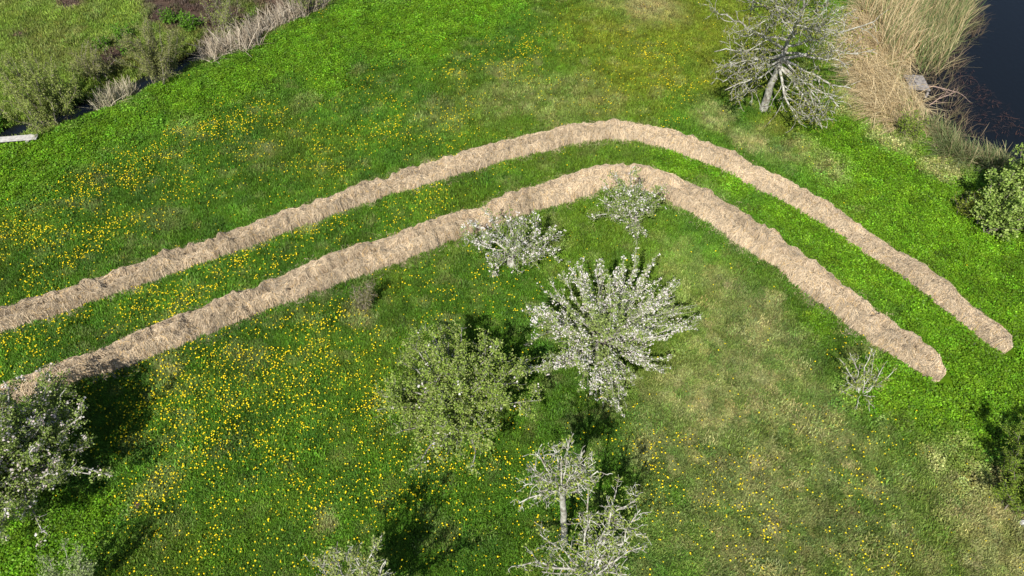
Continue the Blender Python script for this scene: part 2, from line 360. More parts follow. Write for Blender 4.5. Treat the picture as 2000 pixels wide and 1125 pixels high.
def along(polys, rng, dens, jit, f0=0.):
    P = []; D = []
    for pts, rad, _ in polys:
        seg = np.linalg.norm(np.diff(pts, axis=0), axis=1); cum = np.r_[0, np.cumsum(seg)]
        k = rng.poisson(dens*cum[-1]*(1-f0))
        if not k: continue
        s = rng.uniform(f0, 1, k)*cum[-1]
        P.append(np.stack([np.interp(s, cum, pts[:, j]) for j in range(3)], 1)); D.append(np.repeat(norm(pts[-1]-pts[0])[None], k, 0))
    if not P: return np.zeros((0, 3)), np.zeros((0, 3))
    P = np.concatenate(P); D = np.concatenate(D)
    return P + rng.normal(0, jit, P.shape), D
APPLE = [(.15, .22, .055), (.19, .25, .075), (.12, .19, .05), (.22, .27, .11)]
def tree(name, label, cat, base, seed, limbs, crotch, trunk_r, group=None, l1=(3.5, .5, 1.0), l2=(5, .2, .45), l3=None, trop=(.06, .08), wig=(.28, .3), ang=(.8, .8),
         leaf=0, leaf_size=.06, leaf_cols=APPLE, leaf_jit=.05, blossom=0, bl_size=.055, bl_cols=((.83, .80, .76), (.86, .84, .82), (.78, .70, .68)), bark='bark', bark_t=1., arch=.12,
         limb_r=.05, stems=False, leaf_limb=.0, aspect=.62, limb_wig=.05, up=.7, per=3, rmin=.005, rise=0.):
    """limbs: tips (x, y, z) in metres; crotch: (x, y, z) where they part; stems=True starts each limb at the ground"""
    limb_r *= .58; leaf *= 2.3; blossom *= 1.9; l2 = (l2[0]*1.35, *l2[1:])
    rng = np.random.default_rng(seed)
    b3 = np.array([base[0], base[1], float(height(np.array([base[0]]), np.array([base[1]]))[0])])
    root = empty(name, b3); tag(root, label, cat, group)
    loc = lambda V: V - b3
    cr = np.array(crotch, float)
    if not stems:
        top = cr + np.array([.08, .05, 1.])*rise
        tp = np.r_[curve_to(b3-[0, 0, .12], cr, rng, .0, trunk_r*.12, n=max(6, int(np.linalg.norm(cr-b3)/.16)))[:-1], curve_to(cr, top, rng, 0, trunk_r*.1, n=max(2, int(rise/.18)+2))] if rise else curve_to(b3-[0, 0, .12], cr, rng, .0, trunk_r*.12, n=max(6, int(np.linalg.norm(cr-b3)/.16)))
        tr = np.linspace(trunk_r*1.12, trunk_r*(.85 if not rise else .35), len(tp)); tr[:2] *= [1.3, 1.12]
        V, Fc, T = tubes([(tp, tr, bark_t*.8)], lambda r: 12)
        mesh_obj('trunk', loc(V), Fc, M[bark], root, tint=T, smooth=True)
    allt = []; lt = []; zs = [t[2] for t in limbs]
    for tip in limbs:
        tip = np.array(tip, float)
        a = cr + rng.normal(0, trunk_r*.25, 3) if not stems else b3 + np.r_[rng.normal(0, trunk_r, 2), -.05]
        a = a + np.array([.08, .05, 1.])*rise*np.clip((tip[2]-min(zs))/(max(zs)-min(zs)+.01)*rng.uniform(.7, 1.2), 0, 1)
        P = curve_to(a, tip, rng, arch*rng.uniform(.4, 1.5), limb_wig)
        L = np.linalg.norm(tip-a); r0 = limb_r*rng.uniform(.75, 1.2)*min(1.3, .5+L/3)
        main = [(P, np.linspace(r0, max(rmin*1.5, r0*.22), len(P)), bark_t)]
        b1 = side_branches(main, rng, l1[0], l1[1], l1[2], ang[0], trop[0], wig[0], .15, rmin=rmin*1.3)
        b2 = side_branches(b1, rng, l2[0], l2[1], l2[2], ang[1], trop[1], wig[1], .1, n=4, rmax=.014, rmin=rmin)
        if l2[0]: b2 += side_branches(main, rng, l2[0]*.6, l2[1], l2[2], ang[1], trop[1], wig[1], .3, n=4, rmax=.014, rmin=rmin)
        b3s = side_branches(b2, rng, l3[0], l3[1], l3[2], ang[1], trop[1], wig[1], .1, n=3, rmax=.008, rmin=rmin*.8) if l3 else []
        polys = main+b1+b2+b3s
        V, Fc, T = tubes(polys, sides)
        mesh_obj('limb', loc(V), Fc, M[bark], root, tint=T, smooth=True)
        allt += b1+b2+b3s; lt += main
    if leaf:
        P, D = along(allt, rng, leaf, leaf_jit, .12)
        if leaf_limb:
            P2, D2 = along(lt, rng, leaf*leaf_limb, leaf_jit, .35); P = np.r_[P, P2]; D = np.r_[D, D2]
        P = np.repeat(P, per, 0)+rng.normal(0, leaf_size*.35, (len(P)*per, 3)); D = np.repeat(D, per, 0)
        P = P[P[:, 2] > .06 - .5]
        V, Fq, T = leaf_quads(P, rng, leaf_size, aspect, np.array(leaf_cols)*[1.3, 1.3, 1.05], up*1.5, .25, D[:len(P)]*.5)
        tag(mesh_obj('foliage', loc(V), Fq, M['leaf'], root, tint=T), kind='stuff')
    if blossom:
        P, D = along(allt, rng, blossom, leaf_jit*1.1, .12); P2, D2 = along(lt, rng, blossom*max(leaf_limb, .3), leaf_jit*1.2, .4); P = np.r_[P, P2]
        cl = fbm(P[:, 0]*2.2, P[:, 1]*2.2+P[:, 2], seed, 2); P = P[rng.random(len(P)) < sstep(.25, .6, cl)]
        P = np.repeat(P, 4, 0)+rng.normal(0, bl_size*.5, (len(P)*4, 3))
        V, Fq, T = leaf_quads(P, rng, bl_size, .95, bl_cols, 1.2, .08)
        tag(mesh_obj('blossom', loc(V), Fq, M['petal'], root, tint=T), kind='stuff')
    return root
def tips(lst): return [at(u, v, h) for u, v, h in lst]
def dome(c, rx, ry, z0, z1, n, seed, full=.35):
    """tips spread over a rounded crown centred on c"""
    rng = np.random.default_rng(seed+999); res = []
    for i in range(n):
        g = i*2.39996 + rng.normal(0, .25); f = math.sqrt((i+.5)/n)
        k = f*rng.uniform(.82, 1.08); z = z0+(z1-z0)*math.sqrt(max(0, 1-f**2*.92))*rng.uniform(.85, 1.08)
        res.append((c[0]+rx*k*math.cos(g), c[1]+ry*k*math.sin(g), z))
    return res
def fuller(ts, seed):
    rg = np.random.default_rng(seed); res = list(ts)
    for t in list(ts):
        res.append(np.array(t)*.72 + np.mean(ts, 0)*.28 + np.r_[rg.normal(0, .25, 2), .1])
    for t in ts: res.append(np.array(t)+np.r_[rg.normal(0, .22, 2), rg.normal(-.12, .15)]); res[-1][2] = max(res[-1][2], .3)
    return res
def base_at(u, v): return at(u, v)[:2]

# ------------------------------------------------------------------ trees
b = base_at(1491, 216)
tree('bare_tree', 'tall bare grey tree covered in lichen beside the tan reeds', 'tree', b, 11,
     tips([(1488, -60, 6.0), (1535, -90, 7.0), (1590, -70, 6.6), (1650, -40, 6), (1440, -10, 5.4), (1460, -30, 6.0), (1392, 18, 4.6), (1430, 60, 4.2), (1395, 100, 3.4), (1400, 138, 2.6), (1418, 178, 2.0), (1408, 160, 2.2), (1424, 130, 3.0),
           (1702, 46, 4.2), (1640, 40, 5.0), (1668, 105, 3.2), (1650, 128, 3.0), (1665, 178, 2.2), (1640, 205, 1.6), (1612, 232, 1.1), (1605, 250, .8), (1560, 235, 1.1), (1600, 195, 1.8), (1425, 195, 1.4), (1610, 60, 5.4), (1560, 30, 6.2)]),
     [b[0]+.05, b[1]+.1, 1.9], .14, rise=1.7, l1=(3.2, .7, 1.9), l2=(3.6, .25, .8), l3=(4, .12, .4), wig=(.2, .3), trop=(.03, .03), leaf=3.2, leaf_size=.06, leaf_cols=[(.17, .2, .035), (.22, .23, .05), (.12, .15, .03)],
     leaf_jit=.09, arch=.05, limb_r=.07, limb_wig=.05, bark_t=1.12, rmin=.010)
b = base_at(1168, 700)
tree('blossoming_apple_tree', 'largest white blossoming apple tree, its long branches sprayed out over the open grass', 'tree', b, 21,
     fuller(tips([(1245, 508, 3.0), (1215, 525, 3.2), (1170, 518, 3.3), (1135, 525, 3.2), (1100, 540, 3.0), (1075, 575, 2.7), (1190, 560, 3.3), (1150, 580, 3.2), (1225, 570, 3.0), (1290, 545, 2.3), (1320, 572, 1.9), (1352, 625, 1.3), (1335, 600, 1.6),
           (1300, 640, 1.4), (1275, 600, 2.0), (1250, 630, 2.2), (1045, 640, 1.9), (1055, 610, 2.3), (1075, 660, 1.7), (1036, 728, 1.0), (1085, 705, 1.1), (1285, 708, .6), (1245, 690, 1.0), (1198, 785, .5), (1165, 770, .7), (1215, 750, .6), (1180, 735, 1.2), (1135, 745, 1.0), (1210, 790, .35), (1120, 620, 2.7), (1110, 690, 1.6), (1200, 620, 2.8)]), 5),
     [b[0], b[1]+.12, .6], .13, rise=.3, l1=(5.5, .5, 1.2), l2=(4, .06, .18), ang=(.24, .55), trop=(.05, .05), wig=(.08, .18), leaf=6, leaf_size=.06, blossom=5.6, bl_size=.041, leaf_jit=.025, leaf_limb=.8, arch=.05, limb_r=.045, bark_t=1.0,
     leaf_cols=[(.2, .26, .09), (.25, .3, .13), (.15, .22, .06)], limb_wig=.03, group='blossoming apple trees')
b = base_at(1000, 520)
tree('blossoming_apple_tree', 'white blossoming apple tree with crooked pale limbs left of the hay row bend', 'tree', b, 31,
     tips([(908, 470, .9), (925, 440, 1.4), (950, 415, 1.9), (985, 410, 2.1), (1020, 420, 2.0), (1055, 435, 1.6), (1080, 465, 1.0), (1085, 495, .6), (1060, 510, .5), (1010, 524, .3), (965, 520, .4), (930, 495, .8), (970, 450, 1.8), (1010, 460, 1.8), (1040, 480, 1.2)]),
     [b[0], b[1]+.1, .45], .15, l1=(8, .3, .85), l2=(7, .12, .35), ang=(.7, .8), leaf=6, leaf_size=.055, blossom=3.2, bl_size=.048, leaf_limb=.2, arch=.15, limb_r=.06, bark_t=1.25, limb_wig=.07, group='blossoming apple trees', rmin=.006)
b = base_at(1236, 448)
tree('blossoming_apple_tree', 'white blossoming apple tree leaning over the bend of the inner hay row', 'tree', b, 41,
     tips([(1160, 425, .5), (1165, 395, 1.0), (1185, 370, 1.6), (1205, 350, 1.9), (1230, 338, 2.2), (1255, 350, 2.1), (1280, 365, 1.7), (1293, 390, 1.2), (1275, 410, 1.0), (1255, 450, .4), (1243, 470, .2), (1215, 445, .4), (1220, 385, 1.7), (1250, 395, 1.6), (1200, 410, 1.0)]),
     [b[0], b[1]+.15, .45], .13, l1=(8, .3, .8), l2=(7, .12, .35), ang=(.7, .8), leaf=9, leaf_size=.06, blossom=2.3, bl_size=.048, leaf_limb=.3, arch=.15, limb_r=.055, bark_t=1.2, limb_wig=.06, group='blossoming apple trees', rmin=.006)
b = base_at(898, 835)
tree('apple_tree', 'broad green leafy apple tree with few blossoms in the middle foreground', 'tree', b, 51,
     dome((b[0]-.12, b[1]+.15), 2.3, 2.1, .45, 2.9, 44, 51), [b[0], b[1]+.05, .6], .14, rise=.6, l1=(6.5, .45, 1.0), l2=(7, .15, .4), ang=(1.0, .8), leaf=14, leaf_size=.06, blossom=.3, leaf_limb=.4, leaf_jit=.05, arch=.14, limb_r=.06, limb_wig=.07,
     leaf_cols=[(.18, .26, .05), (.23, .31, .075), (.13, .2, .035), (.27, .31, .13)], bark_t=.8)
b = base_at(95, 945)
tree('blossoming_apple_tree', 'dense pinkish white blossoming apple tree cut by the left edge', 'tree', b, 61,
     dome((b[0]-.1, b[1]-.05), 2.15, 2.6, .4, 3.1, 56, 61), [b[0]-.1, b[1], .8], .12, rise=.6, l1=(5.5, .45, 1.0), l2=(7, .15, .4), ang=(1.0, .8), leaf=12, leaf_size=.06, blossom=2.2, bl_size=.055, bl_cols=((.74, .66, .64), (.80, .76, .74), (.70, .58, .57)), leaf_limb=.4, arch=.14, limb_r=.06, limb_wig=.07,
     leaf_cols=[(.18, .25, .07), (.23, .29, .1), (.14, .2, .05)], group='blossoming apple trees')
b = base_at(1103, 1063)
cr7 = at(1098, 955, 3.2)
tree('sparse_apple_tree', 'lichen grey apple tree on a tall thin straight trunk, bottom centre', 'tree', b, 71,
     tips([(1003, 982, 3.0), (1015, 945, 3.4), (1030, 915, 3.7), (1045, 885, 4.0), (1075, 868, 4.2), (1105, 862, 4.3), (1130, 880, 4.2), (1150, 905, 4.0), (1168, 925, 3.7), (1150, 950, 3.5), (1050, 955, 3.5), (1040, 975, 3.1), (1090, 905, 4.1), (1060, 925, 3.9), (1120, 930, 3.8)]),
     cr7, .072, l1=(11, .25, .75), l2=(8, .1, .3), wig=(.3, .34), leaf=2.2, leaf_size=.055, leaf_cols=[(.22, .29, .06), (.28, .33, .1), (.16, .22, .045)], arch=.05, limb_r=.042, limb_wig=.06, bark_t=1.3, rmin=.008, group='lichen grey apple trees')
b = base_at(1140, 1165)
tree('sparse_apple_tree', 'crooked lichen grey apple tree with sparse leaves cut by the bottom edge', 'tree', b, 81,
     tips([(1006, 1085, 2.0), (1150, 962, 3.3), (1165, 1000, 3.0), (1212, 970, 3.1), (1236, 955, 3.1), (1250, 1000, 2.7), (1255, 1040, 2.4), (1245, 1085, 2.1), (1228, 1122, 1.8), (1190, 1128, 1.8), (1150, 1120, 1.9), (1105, 1140, 1.6), (1050, 1115, 1.7), (1070, 1060, 2.2), (1120, 1075, 2.3), (1190, 1040, 2.6)]),
     [b[0]+.02, b[1]+.1, 1.15], .1, l1=(9, .25, .8), l2=(7, .1, .35), wig=(.3, .34), leaf=2.6, leaf_size=.058, leaf_cols=[(.22, .29, .06), (.24, .29, .09), (.15, .21, .045)], arch=.12, limb_r=.05, limb_wig=.08, bark_t=1.25, rmin=.008, group='lichen grey apple trees')
b = base_at(715, 1235)
tree('sparse_apple_tree', 'lichen grey apple tree top poking in at the bottom, left of centre', 'tree', b, 91,
     tips([(615, 1095, 2.6), (650, 1078, 3.0), (690, 1072, 3.1), (735, 1062, 3.2), (762, 1095, 2.8), (700, 1110, 3.0), (660, 1120, 2.5), (720, 1140, 2.6), (780, 1150, 2.3), (640, 1160, 2.0), (820, 1190, 2.0), (850, 1180, 2.2), (690, 1190, 2.2)]),
     [b[0], b[1]+.1, 1.0], .11, l1=(8, .3, .9), l2=(7, .15, .4), ang=(.5, .7), leaf=5, leaf_size=.06, leaf_cols=[(.2, .25, .08), (.24, .28, .11)], arch=.1, limb_r=.05, bark_t=1.3, rmin=.007, group='lichen grey apple trees')
b = base_at(1680, 772)
tree('bare_shrub', 'small grey half dead shrub near the end of the inner hay row', 'shrub', b, 111,
     tips([(1650, 702, 1.1), (1668, 690, 1.2), (1692, 682, 1.25), (1715, 700, 1.1), (1748, 727, .9), (1735, 712, 1.0), (1690, 730, .9), (1702, 786, .2), (1676, 796, .1), (1640, 762, .35), (1705, 770, .4), (1662, 735, .9)]),
     [b[0], b[1], .2], .06, stems=True, l1=(7, .2, .55), l2=(7, .1, .25), leaf=5, leaf_size=.055, leaf_cols=[(.2, .25, .06), (.25, .29, .09)], arch=.12, limb_r=.03, limb_wig=.06, bark_t=1.35, rmin=.006)
b = base_at(708, 608)
tree('bare_shrub', 'tiny brown twiggy bush alone on the grass below the inner hay row', 'shrub', b, 121,
     tips([(690, 562, .9), (698, 575, .7), (720, 553, 1.1), (715, 570, .8), (708, 560, 1.0), (728, 560, 1.0), (700, 590, .5), (722, 585, .6)]),
     [b[0], b[1], .1], .06, stems=True, l1=(15, .15, .4), l2=(9, .08, .2), leaf=9, leaf_size=.04, leaf_cols=[(.16, .15, .08), (.2, .2, .1), (.12, .14, .06)], arch=.0, limb_r=.016, bark='bark_dark', bark_t=1.6, rmin=.005)
# shrubs at the right edge
ALDER = [(.19, .28, .065), (.24, .33, .09), (.13, .21, .045), (.29, .37, .14)]
b = base_at(1925, 455)
tree('alder_bush', 'fresh bright green leafy bush by the pond at the right edge', 'bush', b, 131,
     dome((b[0]+.95, b[1]+.3), 1.7, 1.5, .6, 3.2, 28, 131), [b[0]+.5, b[1]+.05, .4], .14, stems=True, l1=(4, .35, .8), l2=(5, .15, .35), leaf=14, leaf_size=.078, leaf_cols=ALDER, leaf_jit=.06, aspect=.8, leaf_limb=.5, arch=.05, limb_r=.035, bark='bark_dark', bark_t=1.5)
b = base_at(1880, 425)
tree('low_shrub', 'low yellow green shrub in the shade beside the bright green bush', 'shrub', b, 141,
     dome((b[0]+.05, b[1]+.1), .65, .6, .3, .95, 12, 141), [b[0], b[1], .1], .15, stems=True, l1=(6, .15, .4), l2=(6, .1, .2), leaf=10, leaf_size=.06, leaf_cols=[(.2, .24, .04), (.15, .19, .03)], arch=.02, limb_r=.014, bark='bark_dark')
b = base_at(1765, 268)
tree('low_shrub', 'small round olive green shrub at the foot of the tan reeds', 'shrub', b, 151,
     dome((b[0], b[1]+.1), .62, .55, .3, 1.0, 12, 151), [b[0], b[1], .1], .15, stems=True, l1=(6, .15, .45), l2=(6, .1, .25), leaf=12, leaf_size=.055, leaf_cols=[(.17, .24, .04), (.12, .18, .03), (.2, .26, .06)], arch=.02, limb_r=.012, bark='bark_dark')
JUN = [(.13, .21, .03), (.18, .26, .04), (.08, .14, .025), (.22, .28, .05)]
b = base_at(1985, 990)
tree('evergreen_bush', 'dark spiky evergreen bush at the lower right edge', 'bush', b, 161,
     dome((b[0]+.35, b[1]+.3), 1.25, 1.5, .4, 2.3, 26, 161), [b[0]+.5, b[1], .3], .2, stems=True, l1=(6, .25, .7), l2=(8, .12, .35), ang=(.5, .6), leaf=22, leaf_size=.06, aspect=.28, leaf_cols=JUN, leaf_jit=.02, leaf_limb=.5, arch=.02, limb_r=.025, bark='bark_dark', per=3)
b = base_at(150, 1185)
tree('silvery_shrub', 'silvery green shrub with upright shoots at the bottom left corner', 'shrub', b, 171,
     tips([(75, 1095, 1.5), (95, 1085, 1.7), (120, 1068, 1.9), (145, 1075, 1.8), (165, 1075, 1.8), (175, 1100, 1.5), (130, 1110, 1.5), (100, 1120, 1.3), (60, 1120, 1.2), (155, 1130, 1.3)]),
     [b[0], b[1], .1], .12, stems=True, l1=(7, .2, .5), l2=(4, .1, .2), ang=(.45, .5), leaf=16, leaf_size=.05, leaf_cols=[(.2, .26, .12), (.26, .32, .17), (.15, .21, .08)], arch=.02, limb_r=.02, bark_t=.9)
# willows and weeds along the ditch
WIL = [(.20, .26, .065), (.25, .30, .09), (.15, .20, .05), (.28, .31, .13)]
WGR = [(.19, .21, .085), (.24, .25, .11), (.14, .16, .06)]
G = 'willow bushes along the ditch'
for i, (u, v, rx, ry, z1, cols, lf, lab, r0) in enumerate([
        (100, 232, 1.7, 1.3, 2.5, WIL, 15, 'large pale green willow bush leaning over the ditch water near the plank footbridge', .035),
        (318, 152, 1.5, 1.1, 2.3, WGR, 11, 'grey green twiggy willow bush on the ditch between the two strips of dry reed', .028),
        (192, 150, .85, .7, 1.2, WGR, 10, 'brownish half leafed willow bush between the pale willow and the grey willow', .026),
        (445, 70, 1.0, .8, 1.9, WIL, 4, 'thin green willow shrub rising behind the long strip of dry reed', .02),
        (600, 22, .9, .7, 1.5, WIL, 5, 'small willow shrub where the ditch leaves the top of the picture', .02)]):
    b = base_at(u, v)
    tree('willow_bush', lab, 'bush', b, 300+i*7, dome((b[0], b[1]+.2), rx, ry, .5, z1, 26 if rx > 1.2 else 14, 300+i), [b[0], b[1], .1], .3, stems=True, l1=(5, .3, .8), l2=(6, .15, .35), ang=(.45, .55), trop=(.06, .06), leaf=lf,
         leaf_size=.06, aspect=.45, leaf_cols=cols, arch=.03, limb_r=r0, bark='bark_dark', bark_t=1.5, group=G, leaf_limb=.4, rmin=.005)
for i, (u, v, r, lab) in enumerate([(245, 75, .55, 'dark green weed clump in the rough meadow above the brown willow'), (252, 100, .45, 'dark green weed clump just above the grey green willow'), (375, 52, .5, 'dark green weed clump on the bare soil patch'),
                                    (335, 45, .6, 'broad bright weed clump left of the bare soil patch'), (-12, 236, .6, 'dark green leafy shrub at the left edge above the plank footbridge'), (205, 95, .45, 'small weed clump in the rough meadow above the pale willow')]):
    b = base_at(u, v)
    tree('weed_clump', lab, 'shrub', b, 400+i*5, dome((b[0], b[1]), r, r*.8, .1, .55 if r < .7 else 1.3, 10, 400+i), [b[0], b[1], .05], r*.4, stems=True, l1=(6, .12, .3), l2=(3, .08, .15), leaf=16, leaf_size=.085,
         leaf_cols=[(.08, .19, .02), (.11, .23, .03), (.06, .13, .015)], arch=.02, limb_r=.01, bark='bark_dark', group='weed clumps beyond the ditch')

# ------------------------------------------------------------------ reeds and water plants
def blades(name, label, cat, pos, rng, ln, lean_dir, lean, width, cols, curl=.25, plume=0, z=None):
    n = len(pos); z = height(pos[:, 0], pos[:, 1]) if z is None else np.full(n, z)
    L = rng.uniform(ln[0], ln[1], n)
    az = lean_dir + rng.normal(0, .95, n); le = np.abs(rng.normal(lean, .38, n))
    K = 4; P = []; p = np.c_[pos, z]; P.append(p)
    for kx in range(1, K):
        a = np.clip(le*(.55+.45*kx) + (curl+rng.normal(0, .18, n))*(kx-1), 0, 1.55)
        p = p + (L/(K-1))[:, None]*np.c_[np.sin(a)*np.cos(az), np.sin(a)*np.sin(az), np.cos(a)]; P.append(p)
    P = np.stack(P, 1); gz_ = height(P[:, :, 0].ravel(), P[:, :, 1].ravel()).reshape(n, K)
    P[:, :, 2] = np.maximum(P[:, :, 2], np.maximum(gz_, -.43)+.02+rng.random((n, 1))*.12)
    sd = np.c_[np.cos(rng.uniform(0, 6.28, n)), np.sin(rng.uniform(0, 6.28, n)), np.zeros(n)]*width
    tw = np.array([1, 1, .8, .3])[None, :, None]
    V = np.stack([P-sd[:, None]*tw, P+sd[:, None]*tw], 2).reshape(-1, 3)
    bb = ((np.arange(n)*K*2)[:, None]+(np.arange(K-1)*2)[None]).ravel()
    ci = rng.integers(0, len(cols), n); c = np.array(cols)[ci]*rng.uniform(.7, 1.2, (n, 1))
    o = mesh_obj(name, V, np.c_[bb, bb+1, bb+3, bb+2], M['reed'], tint=np.repeat(c, K*2, 0))
    return tag(o, label, cat, kind='stuff')
def scatter(polypx, n, rng, z=0, edge=.35):
    poly = [tuple(at(u, v, z)[:2]) for u, v in polypx]; A = np.array(poly); out = []
    lo, hi = A.min(0), A.max(0); tot = 0
    while tot < n:
        p = rng.uniform(lo, hi, (n*3, 2)); q = p + (np.c_[fbm(p[:, 0]*1.1, p[:, 1]*1.1, 61), fbm(p[:, 0]*1.1, p[:, 1]*1.1, 67)]-.5)*edge*4
        p = p[inside(q[:, 0], q[:, 1], poly)]; p = p[rng.random(len(p)) < .25+1.2*fbm(p[:, 0]*1.6, p[:, 1]*1.6, 71)]
        out.append(p); tot += len(p)
    return np.concatenate(out)[:n]
TAN = [(.66, .52, .30), (.74, .61, .38), (.52, .39, .21), (.6, .5, .28)]
GRN = [(.15, .21, .07), (.19, .25, .09), (.11, .16, .05), (.36, .32, .16), (.23, .25, .10)]
BRN = [(.13, .095, .065), (.2, .15, .10), (.09, .07, .05), (.16, .15, .07)]
rng = np.random.default_rng(5)
blades('dry_reed_bed', 'flattened tan dry reeds between the bare tree and the pond', 'reeds', scatter([(1690, 10), (1760, 20), (1785, 110), (1800, 190), (1850, 260), (1790, 250), (1715, 225), (1668, 160), (1660, 90)], 9000, rng), rng, (.7, 1.5), math.radians(205), 1.05, .009, TAN, .12)
blades('dry_reed_bed', 'standing tan reeds above the flattened reeds at the top', 'reeds', scatter([(1690, -40), (1800, -60), (1800, 60), (1775, 110), (1715, 100), (1690, 50)], 3600, rng), rng, (1.0, 1.9), math.radians(60), .25, .010, TAN+GRN[:2], .05)
blades('green_reed_bed', 'standing grey green reeds in the shallow water at the top right', 'reeds', scatter([(1770, -40), (1900, -60), (1890, 20), (1860, 100), (1835, 150), (1790, 140), (1765, 80)], 3300, rng, -.4), rng, (1.0, 1.9), math.radians(70), .2, .009, GRN+TAN[2:], .06, z=-.5)
blades('brown_reed_bed', 'thin dark brown reeds at the pond margin around the board platform', 'reeds', scatter([(1800, 120), (1880, 60), (1905, 0), (1925, 0), (1890, 110), (1865, 170), (1880, 230), (1940, 290), (1870, 270), (1815, 200)], 900, rng, -.4), rng, (.3, .85), math.radians(40), .45, .008, BRN, .15, z=-.45)
blades('green_reed_bed', 'grey green sedge on the pond bank above the bright green bush', 'reeds', scatter([(1800, 225), (1850, 235), (1920, 280), (1985, 312), (1960, 335), (1890, 325), (1830, 300)], 3600, rng), rng, (.5, 1.1), math.radians(200), .5, .010, [(.2, .25, .09), (.25, .31, .14), (.15, .2, .07), (.42, .36, .2)], .15)
blades('dry_reed_strip', 'long strip of pale dry reed along the ditch at the top', 'reeds', scatter([(385, 112), (450, 75), (520, 42), (620, 0), (650, 5), (600, 35), (520, 72), (440, 108), (400, 124)], 1700, rng, 0, .5), rng, (.4, 1.35), math.radians(110), .42, .013, [(.46, .39, .29), (.54, .47, .37), (.36, .29, .21)], .12)
blades('dry_reed_strip', 'short tuft strip of pale dry reed between the willows', 'reeds', scatter([(185, 205), (215, 180), (250, 168), (262, 180), (225, 205), (190, 216)], 650, rng), rng, (.5, 1.1), math.radians(110), .35, .012, [(.46, .4, .28), (.5, .45, .32), (.3, .3, .16)], .12)
blades('water_weed', 'reddish brown weed floating on the dark pond', 'weed', scatter([(1860, 110), (1920, 150), (1950, 200), (1998, 250), (2050, 290), (1960, 270), (1890, 220), (1870, 170)], 420, rng, -.42), rng, (.10, .30), math.radians(200), 1.35, .007, [(.085, .045, .04), (.13, .07, .055), (.07, .05, .045)], .2, z=-.425)

# fallen branches in the water
for i, (a, bpx, lab) in enumerate([((1806, 168, -.2), (1885, 188, -.25), 'long pale fallen branch lying from the board platform into the pond'), ((1815, 205, -.2), (1872, 178, -.1), 'short forked fallen branch in the brown reeds right of the platform')]):
    A = at(*a); B = at(*bpx); r2 = np.random.default_rng(70+i)
    main = [(curve_to(A, B, r2, .08, .03, 9), np.linspace(.03, .008, 9), 1.)]
    sb = side_branches(main, r2, 5, .3, .8, .55, .02, .12, .15, rmin=.007); sb += side_branches(sb, r2, 3, .15, .4, .5, .0, .15, .2, rmin=.006, n=3)
    V, Fc, T = tubes(main+sb, sides); V[:, 2] = np.maximum(V[:, 2], -.44)
    tag(mesh_obj('fallen_branch', V, Fc, M['straw'], tint=np.repeat(np.array([[.36, .26, .21]]), len(V), 0)), lab, 'branch', 'fallen branches in the pond')

# ------------------------------------------------------------------ board platform and footbridge
def board_mesh(name, lx, ly, lz, seed):
    rg = np.random.default_rng(seed); e = .006
    V = []
    for z in (0, lz):
        for (x, y) in ((0, e), (e, 0), (lx-e, 0), (lx, e), (lx, ly-e), (lx-e, ly), (e, ly), (0, ly-e)): V.append((x-lx/2, y-ly/2, z-lz))
    V = np.array(V) + rg.normal(0, .0025, (16, 3)); me = bpy.data.meshes.new(name)
    fs = [tuple(range(7, -1, -1)), tuple(range(8, 16))]+[(i, (i+1) % 8, 8+(i+1) % 8, 8+i) for i in range(8)]
    me.from_pydata([tuple(v) for v in V], [], fs); me.materials.append(M['wood']); return me
def put(name, me, parent, loc, rot=(0, 0, 0)):
    o = bpy.data.objects.new(name, me); C.objects.link(o); o.parent = parent; o.location = loc; o.rotation_euler = rot; return o
rg = np.random.default_rng(8)
pc = at(1791, 161, -.08)
plat = empty('board_platform', (pc[0], pc[1], -.33)); plat.rotation_euler = (math.radians(-3), math.radians(2), math.radians(-6))
tag(plat, 'small square grey board platform lying at the pond edge', 'platform')
pm = board_mesh('plank', .145, 1.08, .03, 1)
for i in range(5): put('plank', pm, plat, (-.32+i*.16+rg.normal(0, .004), rg.normal(0, .015), .25+rg.normal(0, .003)), (0, 0, rg.normal(0, .008)))
bm_ = board_mesh('bearer', .86, .08, .08, 2)
for y in (-.4, .4): put('bearer', bm_, plat, (0, y, .216))
ps = board_mesh('post', .09, .09, .75, 3)
for x in (-.36, .36):
    for y in (-.47, .47): put('post', ps, plat, (x, y, .13 if y > 0 else .12))
fa, fb = at(-150, 284, .12), at(72, 266, .12); fl = float(np.linalg.norm(fb[:2]-fa[:2])); fc_ = (fa+fb)/2
fbz = .12
foot = empty('plank_footbridge', (fc_[0], fc_[1], 0)); foot.rotation_euler = (0, 0, math.atan2(fb[1]-fa[1], fb[0]-fa[0]))
tag(foot, 'weathered grey plank footbridge crossing the ditch at the left edge', 'footbridge')
fm = board_mesh('plank', fl, .085, .035, 4); fm.materials[0] = M['wood_pale']
for i in range(3): put('plank', fm, foot, (rg.normal(0, .03), -.098+i*.098, fbz+rg.normal(0, .004)), (0, 0, rg.normal(0, .003)))
fbm_ = board_mesh('bearer', .12, .46, .1, 5)
for x in (-fl*.42, 0, fl*.42): put('bearer', fbm_, foot, (x, 0, fbz-.042))
